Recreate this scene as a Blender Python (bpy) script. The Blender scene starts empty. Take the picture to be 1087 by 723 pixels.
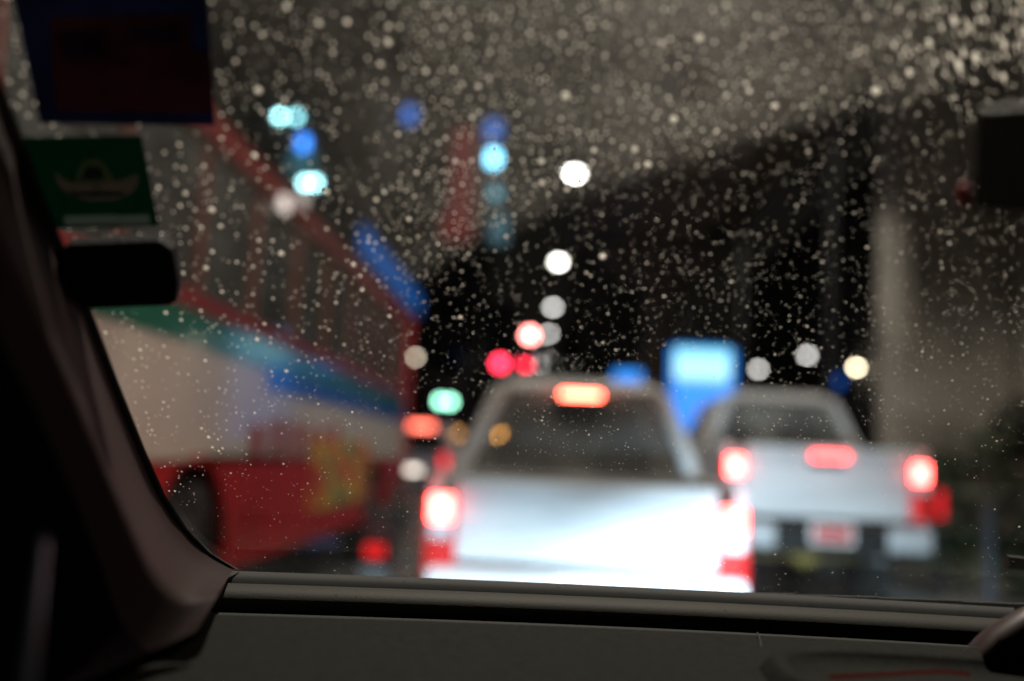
import bpy, bmesh, math, random
from mathutils import Vector, Matrix
R = math.radians
random.seed(7)
sc = bpy.context.scene
COL = sc.collection

# ------------------------------------------------------------------ camera
W, H, F = 1087.0, 723.0, 1057.0
EYE = Vector((0, 0, 1.20))
yaw, pitch, roll = R(2.2), R(6.63), R(2.5)
f = Vector((-math.sin(yaw) * math.cos(pitch), math.cos(yaw) * math.cos(pitch), math.sin(pitch)))
r0 = f.cross(Vector((0, 0, 1))).normalized()
u0 = r0.cross(f).normalized()
r = r0 * math.cos(roll) + u0 * math.sin(roll)
u = u0 * math.cos(roll) - r0 * math.sin(roll)
cd = bpy.data.cameras.new('camera')
cam = bpy.data.objects.new('camera', cd)
COL.objects.link(cam)
m = Matrix((r, u, -f)).transposed().to_4x4()
m.translation = EYE
cam.matrix_world = m
cd.lens = 35.0
cd.sensor_width = 36.0
cd.clip_start = 0.02
cd.clip_end = 3000
cd.dof.use_dof = True
cd.dof.focus_distance = 0.89
cd.dof.aperture_fstop = 1.68
cd.dof.aperture_blades = 0
sc.camera = cam
sc.view_settings.view_transform = 'Standard'
sc.view_settings.look = 'None'
sc.view_settings.gamma = 1
sc.view_settings.exposure = 0
sc.render.engine = 'CYCLES'
sc.cycles.use_adaptive_sampling = False
sc.cycles.use_denoising = True
sc.cycles.max_bounces = 8
sc.cycles.transparent_max_bounces = 24
sc.cycles.caustics_refractive = False
sc.cycles.caustics_reflective = False
sc.cycles.sample_clamp_indirect = 4

# ------------------------------------------------------------------ world: night
wd = bpy.data.worlds.new('World')
sc.world = wd
wd.use_nodes = True
nt = wd.node_tree
bg = nt.nodes['Background']
sky = nt.nodes.new('ShaderNodeTexSky')
sky.sky_type = 'NISHITA'
sky.sun_disc = False
sky.sun_elevation = R(-6)
sky.sun_rotation = R(200)
bg.inputs['Strength'].default_value = 0.05
nt.links.new(sky.outputs[0], bg.inputs[0])
bg2 = nt.nodes.new('ShaderNodeBackground')
bg2.inputs[0].default_value = (0.9, 0.78, 0.66, 1)      # city glow on low cloud
bg2.inputs[1].default_value = 0.007
ad = nt.nodes.new('ShaderNodeAddShader')
nt.links.new(bg.outputs[0], ad.inputs[0])
nt.links.new(bg2.outputs[0], ad.inputs[1])
nt.links.new(ad.outputs[0], nt.nodes['World Output'].inputs[0])


def ray(px, py):
    return f * F + r * (px - W / 2) - u * (py - H / 2)


def at(px, py, Y):
    d = ray(px, py)
    return EYE + d * (Y / d.y)


def proj(p):
    d = p - EYE
    z = d.dot(f)
    if z <= 0.01:
        return (-9999, -9999)
    return (W / 2 + F * d.dot(r) / z, H / 2 - F * d.dot(u) / z)


# ------------------------------------------------------------------ materials
MATS = {}


def mat(name, col=(.5, .5, .5), rough=.5, metal=0, emit=None, es=0, noise=0, nscale=4, alpha=None, coat=0, spec=.5, bump=0, bscale=60):
    if name in MATS:
        return MATS[name]
    m_ = bpy.data.materials.new(name)
    m_.use_nodes = True
    n = m_.node_tree
    p = n.nodes['Principled BSDF']
    p.inputs['Base Color'].default_value = (*col, 1)
    p.inputs['Roughness'].default_value = rough
    p.inputs['Metallic'].default_value = metal
    p.inputs['Specular IOR Level'].default_value = spec
    p.inputs['Coat Weight'].default_value = coat
    p.inputs['Coat Roughness'].default_value = .08
    if emit:
        p.inputs['Emission Color'].default_value = (*emit, 1)
        p.inputs['Emission Strength'].default_value = es
    if noise:
        tc = n.nodes.new('ShaderNodeTexCoord')
        nz = n.nodes.new('ShaderNodeTexNoise')
        nz.inputs['Scale'].default_value = nscale
        nz.inputs['Detail'].default_value = 6
        mr = n.nodes.new('ShaderNodeMapRange')
        mr.inputs[1].default_value = .3
        mr.inputs[2].default_value = .7
        mr.inputs[3].default_value = 1 - noise
        mr.inputs[4].default_value = 1 + noise
        mx = n.nodes.new('ShaderNodeVectorMath')
        mx.operation = 'SCALE'
        mx.inputs[0].default_value = col
        n.links.new(tc.outputs['Object'], nz.inputs['Vector'])
        n.links.new(nz.outputs['Fac'], mr.inputs[0])
        n.links.new(mr.outputs[0], mx.inputs['Scale'])
        n.links.new(mx.outputs[0], p.inputs['Base Color'])
    if bump:
        tc = n.nodes.new('ShaderNodeTexCoord')
        nz = n.nodes.new('ShaderNodeTexNoise')
        nz.inputs['Scale'].default_value = bscale
        nz.inputs['Detail'].default_value = 4
        bp = n.nodes.new('ShaderNodeBump')
        bp.inputs['Strength'].default_value = bump
        bp.inputs['Distance'].default_value = .02
        n.links.new(tc.outputs['Object'], nz.inputs['Vector'])
        n.links.new(nz.outputs['Fac'], bp.inputs['Height'])
        n.links.new(bp.outputs[0], p.inputs['Normal'])
    MATS[name] = m_
    return m_


def emat(name, col, es):
    if name in MATS:
        return MATS[name]
    m_ = bpy.data.materials.new(name)
    m_.use_nodes = True
    n = m_.node_tree
    n.nodes.clear()
    e = n.nodes.new('ShaderNodeEmission')
    e.inputs[0].default_value = (*col, 1)
    e.inputs[1].default_value = es
    o = n.nodes.new('ShaderNodeOutputMaterial')
    n.links.new(e.outputs[0], o.inputs[0])
    MATS[name] = m_
    return m_


def glassmat(name, tint=(.9, .9, .9), refl=.08, rough=0.02, mist=0):
    """thin pane: mostly see-through, a little mirror reflection"""
    m_ = bpy.data.materials.new(name)
    m_.use_nodes = True
    n = m_.node_tree
    n.nodes.clear()
    t = n.nodes.new('ShaderNodeBsdfTransparent')
    t.inputs[0].default_value = (*tint, 1)
    g = n.nodes.new('ShaderNodeBsdfGlossy')
    g.inputs['Roughness'].default_value = rough
    lw = n.nodes.new('ShaderNodeLayerWeight')
    lw.inputs[0].default_value = .25
    ml = n.nodes.new('ShaderNodeMath')
    ml.operation = 'MULTIPLY_ADD'
    ml.inputs[1].default_value = .5
    ml.inputs[2].default_value = refl
    n.links.new(lw.outputs['Fresnel'], ml.inputs[0])
    ml.inputs[1].default_value = 1.0 if refl > .05 else .2
    mx = n.nodes.new('ShaderNodeMixShader')
    n.links.new(ml.outputs[0], mx.inputs[0])
    n.links.new(t.outputs[0], mx.inputs[1])
    n.links.new(g.outputs[0], mx.inputs[2])
    o = n.nodes.new('ShaderNodeOutputMaterial')
    n.links.new(mx.outputs[0], o.inputs[0])
    if mist:        # rain mist lying on the pane
        df = n.nodes.new('ShaderNodeBsdfDiffuse')
        df.inputs[0].default_value = (.75, .76, .74, 1)
        tc = n.nodes.new('ShaderNodeTexCoord')
        nz = n.nodes.new('ShaderNodeTexNoise')
        nz.inputs['Scale'].default_value = 2.2
        m2 = n.nodes.new('ShaderNodeMath')
        m2.operation = 'MULTIPLY'
        m2.inputs[1].default_value = mist * 2
        m3 = n.nodes.new('ShaderNodeMixShader')
        n.links.new(tc.outputs['Object'], nz.inputs['Vector'])
        n.links.new(nz.outputs['Fac'], m2.inputs[0])
        n.links.new(m2.outputs[0], m3.inputs[0])
        n.links.new(mx.outputs[0], m3.inputs[1])
        n.links.new(df.outputs[0], m3.inputs[2])
        n.links.new(m3.outputs[0], o.inputs[0])
    return m_


# ------------------------------------------------------------------ mesh helpers
class MB:
    def __init__(s):
        s.bm = bmesh.new()

    def box(s, c, d, bev=0, rot=None, seg=2):
        t = bmesh.new()
        bmesh.ops.create_cube(t, size=1)
        for v in t.verts:
            v.co = Vector((v.co.x * d[0], v.co.y * d[1], v.co.z * d[2]))
        if bev:
            bmesh.ops.bevel(t, geom=t.edges[:], offset=min(bev, min(d) * .45), segments=seg, affect='EDGES', profile=.6)
        for v in t.verts:
            if rot:
                v.co = rot @ v.co
            v.co += Vector(c)
        s._join(t)
        return s

    def _join(s, t):
        me = bpy.data.meshes.new('tmp')
        t.to_mesh(me)
        t.free()
        s.bm.from_mesh(me)
        bpy.data.meshes.remove(me)

    def cyl(s, a, b, r1, r2=None, n=16, bev=0):
        a, b = Vector(a), Vector(b)
        r2 = r1 if r2 is None else r2
        t = bmesh.new()
        bmesh.ops.create_cone(t, cap_ends=True, segments=n, radius1=r1, radius2=r2, depth=(b - a).length)
        if bev:
            es = [e for e in t.edges if abs(e.verts[0].co.z - e.verts[1].co.z) < 1e-5]
            bmesh.ops.bevel(t, geom=es, offset=bev, segments=2, affect='EDGES')
        q = Vector((0, 0, 1)).rotation_difference((b - a).normalized())
        for v in t.verts:
            v.co = q @ v.co + (a + b) / 2
        s._join(t)
        return s

    def ball(s, c, rad, n=12):
        t = bmesh.new()
        bmesh.ops.create_uvsphere(t, u_segments=n, v_segments=max(6, n // 2), radius=1)
        for v in t.verts:
            v.co = Vector((v.co.x * rad[0], v.co.y * rad[1], v.co.z * rad[2])) + Vector(c)
        s._join(t)
        return s

    def loft(s, rows, close=False, caps=False):
        vs = [[s.bm.verts.new(p) for p in row] for row in rows]
        for i in range(len(vs) - 1):
            n = len(vs[i])
            for j in range(n if close else n - 1):
                try:
                    s.bm.faces.new((vs[i][j], vs[i][(j + 1) % n], vs[i + 1][(j + 1) % n], vs[i + 1][j]))
                except ValueError:
                    pass
        if caps:
            s.bm.faces.new(vs[0][::-1])
            s.bm.faces.new(vs[-1])
        return s

    def prism(s, pts, x0, x1, axis='x'):
        """closed outline (a, b) extruded along an axis; x: (y,z)  y: (x,z)  z: (x,y)"""
        def P(p, t):
            return {'x': (t, p[0], p[1]), 'y': (p[0], t, p[1]), 'z': (p[0], p[1], t)}[axis]
        a = [s.bm.verts.new(P(p, x0)) for p in pts]
        b = [s.bm.verts.new(P(p, x1)) for p in pts]
        n = len(pts)
        s.bm.faces.new(a[::-1])
        s.bm.faces.new(b)
        for i in range(n):
            s.bm.faces.new((a[i], a[(i + 1) % n], b[(i + 1) % n], b[i]))
        return s

    def build(s, name, material, parent=None, smooth=False, bevel=0):
        bmesh.ops.recalc_face_normals(s.bm, faces=s.bm.faces[:])
        me = bpy.data.meshes.new(name)
        s.bm.to_mesh(me)
        s.bm.free()
        me.materials.append(material)
        if smooth:
            for p in me.polygons:
                p.use_smooth = True
        o = bpy.data.objects.new(name, me)
        COL.objects.link(o)
        if bevel:
            b = o.modifiers.new('b', 'BEVEL')
            b.width = bevel
            b.segments = 3
            b.limit_method = 'ANGLE'
        if parent:
            # vertices are given in the thing's own frame
            o.parent = parent
        return o


def tag(o, label=None, cat=None, group=None, kind=None):
    if label:
        o['label'] = label
    if cat:
        o['category'] = cat
    if group:
        o['group'] = group
    if kind:
        o['kind'] = kind
    return o


def empty(name, loc, label, cat, group=None, rz=0):
    o = bpy.data.objects.new(name, None)
    COL.objects.link(o)
    o.location = loc
    o.rotation_euler.z = rz
    o.empty_display_size = .2
    return tag(o, label, cat, group)


def copy_tree(o, parent=None):
    c = o.copy()
    COL.objects.link(c)
    c.parent = parent
    for ch in list(o.children):
        copy_tree(ch, c)
    return c


def lamp(name, kind, loc, power, col, parent=None, aim=None, **kw):
    ld = bpy.data.lights.new(name, kind)
    ld.energy = power
    ld.color = col
    for k, v in kw.items():
        setattr(ld, k, v)
    o = bpy.data.objects.new(name, ld)
    COL.objects.link(o)
    o.location = loc
    if aim:
        o.rotation_euler = Vector(aim).to_track_quat('-Z', 'Y').to_euler()
    if parent:
        o.parent = parent
    return o


# materials used by several things
M_white = mat('white_paint', (.62, .63, .65), .55, coat=0, noise=.05, nscale=3)
M_white2 = mat('pearl_paint', (.62, .63, .65), .55, coat=0, noise=.06, nscale=3)
M_black = mat('black_plastic', (.014, .014, .014), .6, spec=.25, bump=.1, bscale=200)
M_rubber = mat('rubber', (.018, .018, .018), .8)
M_chrome = mat('chrome', (.75, .76, .78), .18, metal=1)
M_conc = mat('concrete', (.27, .25, .225), .85, noise=.4, nscale=.9, bump=.3, bscale=14)
M_steel = mat('galvanised_steel', (.28, .29, .3), .45, metal=.7)
M_darkgl = glassmat('tinted_glass', (.55, .56, .55), .07, .06, mist=.16)
M_tail = emat('brake_lens_lit', (1, .035, .03), 26)
M_tail_hot = emat('brake_lens_hot', (1, .07, .06), 34)
M_taildim = mat('tail_lens', (.4, .01, .01), .15, emit=(1, .02, .02), es=.45)
M_clear = mat('reverse_lens', (.75, .78, .82), .12, coat=.4)

# ------------------------------------------------------------------ ground
def wet_asphalt():
    m_ = mat('wet_asphalt', (.035, .035, .037), .35)
    n = m_.node_tree
    p = n.nodes['Principled BSDF']
    tc = n.nodes.new('ShaderNodeTexCoord')
    nz = n.nodes.new('ShaderNodeTexNoise')
    nz.inputs['Scale'].default_value = .6
    nz.inputs['Detail'].default_value = 5
    rp = n.nodes.new('ShaderNodeMapRange')
    rp.inputs[1].default_value = .4
    rp.inputs[2].default_value = .62
    rp.inputs[3].default_value = .12
    rp.inputs[4].default_value = .5
    n.links.new(tc.outputs['Object'], nz.inputs['Vector'])
    n.links.new(nz.outputs['Fac'], rp.inputs[0])
    n.links.new(rp.outputs[0], p.inputs['Roughness'])
    n2 = n.nodes.new('ShaderNodeTexNoise')
    n2.inputs['Scale'].default_value = 70
    n2.inputs['Detail'].default_value = 3
    b = n.nodes.new('ShaderNodeBump')
    b.inputs['Strength'].default_value = .35
    b.inputs['Distance'].default_value = .01
    n.links.new(tc.outputs['Object'], n2.inputs['Vector'])
    n.links.new(n2.outputs['Fac'], b.inputs['Height'])
    n.links.new(b.outputs[0], p.inputs['Normal'])
    return m_


M_road = wet_asphalt()
M_ground = mat('wet_ground', (.06, .058, .055), .7, noise=.2, nscale=.2)
tag(MB().loft([[(-900, -300, -.02), (900, -300, -.02)], [(-900, 1500, -.02), (900, 1500, -.02)]]).build('ground', M_ground), kind='structure')
tag(MB().loft([[(-6.2, -40, 0), (3.5, -40, 0)], [(-6.2, 600, 0), (3.5, 600, 0)]]).build('road', M_road), kind='structure')
tag(MB().loft([[(8.3, -40, 0), (18, -40, 0)], [(8.3, 600, 0), (18, 600, 0)]]).build('opposite_road', M_road), kind='structure')
mk = MB()
M_mark = mat('road_paint', (.6, .6, .58), .5, noise=.15, nscale=5)
for x in (-1.35, 1.42):
    for k in range(-2, 40):
        mk.loft([[(x - .06, k * 6, .004), (x + .06, k * 6, .004)], [(x - .06, k * 6 + 3, .004), (x + .06, k * 6 + 3, .004)]])
mk.loft([[(-5, 31.4, .008), (3.2, 31.4, .008)], [(-5, 31.9, .008), (3.2, 31.9, .008)]])
tag(mk.build('road_markings', M_mark), kind='structure')
tag(MB().box((-9, 280, .07), (5.6, 640, .14), .02).build('pavement', M_conc), kind='structure')
med = MB().box((5.82, 280, .07), (5.0, 640, .14), .03)
tag(med.build('median_kerb', M_conc), kind='structure')

# ------------------------------------------------------------------ elevated guideway on piers
def pier(Y, label):
    t = empty('guideway_pier', (5.85, Y, .14), label, 'pier', 'piers of the elevated guideway')
    # left lighter corner, recessed middle, lit right strip
    MB().prism([(-.95, -.45), (-.78, -.6), (.30, -.6), (.36, -.42), (.62, -.42), (.68, -.6), (.85, -.6), (1.0, -.45), (1.0, .45), (.85, .6), (-.8, .6), (-.95, .45)], 0, 10.3, 'z').build('shaft', M_conc, t)
    MB().prism([(-1.0, 10.3), (1.0, 10.3), (3.4, 11.6), (3.4, 12.4), (-3.4, 12.4), (-3.4, 11.6)], -1.1, 1.1, 'y').build('pier_cap', M_conc, t, bevel=.05)
    MB().box((0, 0, .2), (2.6, 2.6, .4), .05).build('plinth', M_conc, t)
    return t


pier(14.6, 'thick concrete pier beyond the right pickup, nearest of the guideway piers')
pier(52, 'distant concrete pier behind the tall blue sign')
pier(90, 'farthest concrete pier of the guideway, small and dark')
g = empty('elevated_guideway', (5.6, 0, 12.55), 'dark concrete guideway carried on the median piers', 'guideway')
MB().prism([(-4.2, 1.6), (-4.2, 1.1), (-2.6, .9), (-1.9, 0), (1.9, 0), (2.6, .9), (4.2, 1.1), (4.2, 1.6)], -20, 160, 'y').build('deck', M_conc, g)
for s in (-1, 1):
    MB().box((s * 4.1, 70, 2.1), (.2, 180, 1.0)).build('parapet', M_conc, g)

# ------------------------------------------------------------------ street lamps
M_lampwhite = emat('lamp_white', (1, .97, .9), 26)
M_lampwarm = emat('lamp_warm', (1, .86, .6), 30)
M_lampdim = emat('lamp_dim', (1, .9, .76), 7)
M_pole = mat('lamp_pole', (.03, .03, .032), .5, metal=.5)


def street_lamp(head, pole_x, label, group, emis, size=.3, base=None):
    t = empty('street_lamp', (pole_x, head.y, .0), label, 'street lamp', group)
    hx, hz = head.x - pole_x, head.z
    MB().cyl((0, 0, 0), (0, 0, hz - .4), .09, .055, 10).build('pole', M_pole, t)
    MB().cyl((0, 0, hz - .42), (hx * .5, 0, hz + .02), .045, .04, 8).cyl((hx * .5, 0, hz + .02), (hx, 0, hz + .06), .04, .035, 8).build('arm', M_pole, t)
    MB().box((hx, 0, hz + .08), (size * 1.5, size * 1.1, .08), .03).build('lamp_head', M_pole, t)
    MB().ball((hx, 0, hz + .02), (size * .55, size * .5, size * .42), 12).build('diffuser', emis, t, smooth=True)
    return t


GL = 'row of street lamps reaching over the lane'
spots = [(610, 184, 28.0), (593, 278, 40.5), (587, 326, 53), (583, 354, 65.5), (577.5, 376, 78.5), (574.5, 386, 89)]
names = ['brightest street lamp in view, highest of the row over the lane',
         'second street lamp down the row, below the brightest one',
         'third street lamp down the row, over the red signals',
         'pale street lamp just beside the upper red signal',
         'dim street lamp beside the lower right red signal',
         'faintest street lamp, lowest of the row over the lane']
for (px, py, Y), nm in zip(spots, names):
    h = at(px, py, Y)
    street_lamp(h, 5.4, nm, GL, M_lampwhite if Y < 50 else (emat('lamp_mid', (1, .97, .93), 12) if Y < 70 else emat('lamp_far', (1, .95, .9), 26)), .34)
# the two lamps of the row that stand above the frame; they light the wet road and the cars
for Y, nm, pw in ((4.2, 'street lamp above the car, out over the bonnet', 1100), (16, 'street lamp above the two pickups', 1350), (28, None, 1500), (40.5, None, 1200)):
    if nm:
        st = street_lamp(Vector((.5, Y, 9.25)), 4.5, nm, GL, M_lampwhite, .34)
        MB().cyl((0, 0, 8.83), (2.2, 0, 9.27), .045, .04, 8).cyl((2.2, 0, 9.27), (4.3, 0, 9.31), .04, .035, 8).build('arm', M_pole, st)  # second arm and head added out of view to light pier and drops
        MB().box((4.3, 0, 9.33), (.5, .37, .08), .03).build('lamp_head', M_pole, st)  # added second head, out of view
        MB().ball((4.3, 0, 9.27), (.19, .17, .14), 12).build('diffuser', M_lampwhite, st, smooth=True)
        lamp('lamp_light', 'SPOT', (4.3, 0, 9.0), pw * .8, (1, .90, .76), st, (0, 0, -1), spot_size=R(128), spot_blend=.2, shadow_soft_size=.15)  # added light of the second head
        if Y < 10:      # narrow spot added, tilted back to brighten drops on the windscreen
            lamp('lamp_light', 'SPOT', (-4.0, 0, 9.0), 2500, (1, .91, .78), st, (0, -.40, -.9), spot_size=R(30), spot_blend=.3, shadow_soft_size=.15)  # added narrow spot for the windscreen drops
        lamp('lamp_light', 'SPOT', (-4.0, 0, 9.0), pw, (1, .90, .76), st, (0, 0, -1), spot_size=R(132 if Y < 10 else 102 if Y < 20 else 150), spot_blend=.2, shadow_soft_size=.15)
    else:
        lamp('street_light_beam', 'SPOT', (.6, Y, 8.9), pw, (1, .90, .76), None, (0, 0, -1), spot_size=R(132 if Y < 10 else 102 if Y < 20 else 150), spot_blend=.2, shadow_soft_size=.15)

G2 = 'street lamps of the far side road'
for px, py, Y, e, nm in ((805, 392, 74, emat('lamp_mid', (1, .97, .9), 12), 'dim grey street lamp just right of the tall blue sign'),
                         (857, 377, 70, emat('lamp_mid', (1, .97, .9), 12), 'middle street lamp over the right pickup roof'),
                         (909, 390, 70, M_lampwarm, 'bright cream street lamp beside the concrete pier'),
                         (440, 379, 28, emat('lamp_beige', (1, .85, .65), 9), 'beige street lamp past the front corner of the bus')):
    h = at(px, py, Y)
    street_lamp(h, h.x + (2 if px > 600 else -1.5), nm, G2, e, .42 if px > 600 else .2)

# ------------------------------------------------------------------ traffic signals
M_red_hot = emat('signal_red_hot', (1, .24, .22), 26)
M_red = emat('signal_red', (1, .03, .07), 15)
M_green = emat('signal_green', (.36, 1, .68), 11)
M_redd = emat('signal_red_dim', (1, .02, .05), 1.0)


def signal(px, py, Y, lit, me, label, group, n=3, post_dx=0, rad=.15):
    """signal head; lit = index of the lit lens counted from the top"""
    c = at(px, py, Y)
    z0 = c.z - (n - 1 - lit) * .36
    t = empty('traffic_signal', (c.x, c.y, 0), label, 'traffic light', group)
    hh = n * .36 + .06
    MB().box((0, .12, z0 + (n - 1) * .18), (.4, .2, hh), .03).build('housing', M_black, t)
    MB().cyl((post_dx, .3, 0), (post_dx, .3, z0 + hh), .07, .06, 10).build('post', M_pole, t)
    if post_dx:
        MB().cyl((post_dx, .3, z0 + hh * .7), (0, .3, z0 + hh * .7), .05, .04, 8).build('arm', M_pole, t)
    for k in range(n):
        z = z0 + (n - 1 - k) * .36
        MB().cyl((0, 0, z), (0, .04, z), rad, rad, 20).build('lens', me if k == lit else M_rubber, t)
        MB().prism([(rad * 1.1 * math.cos(a), z + rad * 1.1 * math.sin(a)) for a in [math.pi * i / 8 for i in range(9)]] +
                   [(rad * 1.02 * math.cos(a), z + rad * 1.02 * math.sin(a)) for a in [math.pi * i / 8 for i in range(8, -1, -1)]], -.2, .02, 'y').build('visor', M_black, t)
    return t


GS = 'red traffic signals over the stop line'
signal(562.5, 356, 33, 0, M_red_hot, 'highest red traffic signal, glowing pale at its centre', GS, 3, post_dx=.5, rad=.18)
signal(531, 386, 33, 0, M_red, 'leftmost of the three red traffic signals', GS, 3, post_dx=-1.2, rad=.19)
signal(558, 386, 36, 0, M_red, 'lower red traffic signal directly under the highest one', GS, 3, post_dx=2.2, rad=.15)
signal(467.5, 426, 38, 2, M_green, 'pale green signal over the pickup roof, one of a pair', 'pair of pale green signals', 3, post_dx=-.4)
signal(478, 426.5, 38, 2, M_green, 'pale green signal over the pickup roof, one of a pair', 'pair of pale green signals', 3, post_dx=.4)

# ------------------------------------------------------------------ blue signs
def sign_mat():
    m_ = bpy.data.materials.new('blue_sign_face')
    m_.use_nodes = True
    n = m_.node_tree
    n.nodes.clear()
    tc = n.nodes.new('ShaderNodeTexCoord')
    sx = n.nodes.new('ShaderNodeSeparateXYZ')
    cr = n.nodes.new('ShaderNodeValToRGB')
    cr.color_ramp.elements[0].position = .0
    cr.color_ramp.elements[0].color = (.035, .19, .75, 1)
    cr.color_ramp.elements[1].position = .76
    cr.color_ramp.elements[1].color = (.45, .85, 1.0, 1)
    e1 = cr.color_ramp.elements.new(.68)
    e1.color = (.05, .26, .85, 1)
    e1 = cr.color_ramp.elements.new(.96)
    e1.color = (.30, .75, 1.0, 1)
    e1 = cr.color_ramp.elements.new(.99)
    e1.color = (.01, .3, .75, 1)
    e = n.nodes.new('ShaderNodeEmission')
    e.inputs[1].default_value = 1.8
    o = n.nodes.new('ShaderNodeOutputMaterial')
    n.links.new(tc.outputs['Generated'], sx.inputs[0])
    n.links.new(sx.outputs['Z'], cr.inputs[0])
    n.links.new(cr.outputs[0], e.inputs[0])
    n.links.new(e.outputs[0], o.inputs[0])
    return m_


c0, c1 = at(717, 366, 28), at(775, 366, 28)
bw = (c1.x - c0.x)
t = empty('totem_sign', ((c0.x + c1.x) / 2, 28, .14), 'tall lit blue sign with a white upper panel, standing between the pickups', 'sign')
zt = c0.z - .14
MB().box((0, .15, zt / 2), (bw + .12, .25, zt + .1), .03).build('casing', mat('sign_blue_case', (.02, .1, .4), .4), t)
MB().box((0, 0, zt - 1.65), (bw, .04, 3.2), 0).build('sign_face', sign_mat(), t)
MB().box((-.02, -.03, zt - 1.95), (.2, .02, .4), 0).build('emblem', emat('sign_pink', (.75, .28, .5), .8), t)
MB().box((bw / 2 + .10, 0, zt - 1.65), (.10, .06, 3.1), 0).build('edge_light', emat('edge_blue', (.01, .25, .9), 1.2), t)
MB().box((-bw / 2 - .10, 0, zt - 1.65), (.10, .06, 3.1), 0).build('edge_light', emat('edge_blue', (.01, .25, .9), 1.2), t)
c0, c1 = at(652, 393, 27), at(681, 407, 27)
t = empty('road_sign', ((c0.x + c1.x) / 2, 27, 0), 'small wide lit blue sign above the nearer pickup roof', 'sign')
MB().box((0, 0, (c0.z + c1.z) / 2), (c1.x - c0.x, .06, c0.z - c1.z), .02).build('sign_face', emat('blue_small', (.035, .30, 1), 1.5), t)
MB().box((0, .07, (c0.z + c1.z) / 2), (c1.x - c0.x + .06, .06, c0.z - c1.z + .06), .02).build('casing', M_steel, t)
MB().cyl((0, .14, 0), (0, .14, c0.z), .05, .05, 8).build('post', M_pole, t)
c0 = at(886, 405, 60)
t = empty('shop_sign', (c0.x, 60, 0), 'faint blue sign above the right pickup roof', 'sign')
MB().box((0, 0, c0.z), (.9, .1, .7), .05).build('sign_face', emat('blue_faint', (.01, .12, .6), .9), t)
MB().cyl((0, .14, 0), (0, .14, c0.z), .05, .05, 8).build('post', M_pole, t)

# ------------------------------------------------------------------ buildings
M_fac = mat('dark_facade', (.10, .10, .105), .7, noise=.2, nscale=.5)
M_winoff = mat('dark_window', (.01, .012, .015), .12, spec=.6)


def block(x0, x1, y0, y1, z, label, lit=None, storey=3.4, face='x', group=None):
    t = empty('building', ((x0 + x1) / 2, (y0 + y1) / 2, 0), label, 'building', group)
    w_, d_ = x1 - x0, y1 - y0
    MB().box((0, 0, z / 2), (w_, d_, z)).build('wall', M_fac, t)
    MB().box((0, 0, z + .2), (w_ + .4, d_ + .4, .4), .05).build('cornice', M_fac, t)
    ns = min(7, int(z // storey))
    k = 0
    s = 1 if x0 < 0 else -1
    for i in range(ns):
        zz = 4 + i * storey
        if zz + 1.2 > z:
            break
        nw = max(2, min(6, int(d_ // 3.2)))
        for j in range(nw):
            yy = -d_ / 2 + (j + .5) * d_ / nw
            MB().box((s * (w_ / 2 + .02), yy, zz), (.08, 1.5, 1.5)).build('window', M_winoff, t)
        nw = max(2, min(4, int(w_ // 3.2)))
        for j in range(nw):
            xx = -w_ / 2 + (j + .5) * w_ / nw
            MB().box((xx, -d_ / 2 - .02, zz), (1.5, .08, 1.5)).build('window', M_winoff, t)
    return t


def lampbox(parent, name, px, py, Y, w_, h_, m_, off=-.12):
    """lit panel fixed to the near face of a building"""
    c = at(px, py, Y)
    o = parent.location
    return MB().box((c.x - o.x, Y - o.y, c.z - o.z), (w_, .08, h_), .02).build(name, m_, parent)


tower = block(-34, -11.5, 62, 84, 40, 'tall dark tower carrying cyan and white lamps behind the bus')
M_cy = emat('cyan_lamp', (.42, .95, 1), 14)
for px, py, w_, h_, mm in ((297, 123.5, .38, .38, emat('cyan_lamp', (.42, .95, 1), 14)), (314, 124, .38, .38, emat('cyan_lamp2', (.32, .85, .95), 9)), (324, 194, .42, .42, M_cy), (334, 194, .42, .42, M_cy),
                           (322, 152, .55, .9, emat('blue_lamp', (.03, .22, .85), 5)), 
                           (320, 172, 1.6, 1.6, emat('teal_panel', (.02, .12, .16), .8)), (345, 235, 1.8, 1.8, emat('teal_panel', (.02, .12, .16), .8))):
    lampbox(tower, 'flood_lamp', px, py, 61.8, w_, h_, mm)

mid = block(-11, -5, 66, 80, 34, 'dark building with a dull red vertical panel and blue lamps')
lampbox(mid, 'red_panel', 491, 188, 65.8, 1.6, 7.0, emat('red_panel', (.30, .02, .03), .28))
lampbox(mid, 'red_panel', 485, 240, 65.8, 2.0, 2.0, emat('red_panel2', (.30, .01, .02), .3))
lampbox(mid, 'lit_window', 524, 168, 65.8, .75, 1.0, emat('sky_lamp', (.22, .70, 1), 7))
lampbox(mid, 'lit_window', 524, 138, 65.8, 1.0, 1.3, emat('sky_lamp2', (.05, .16, .55), 1.3))
lampbox(mid, 'lit_window', 526, 205, 65.8, .7, .8, emat('teal_lamp', (.12, .35, .45), 1.5))
lampbox(mid, 'lit_window', 530, 243, 65.8, 1.1, 2.0, emat('teal_lamp2', (.10, .22, .28), .6))
lampbox(mid, 'lit_window', 435, 122, 65.8, .8, 1.1, emat('sky_lamp3', (.03, .14, .55), 1.6))

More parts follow.
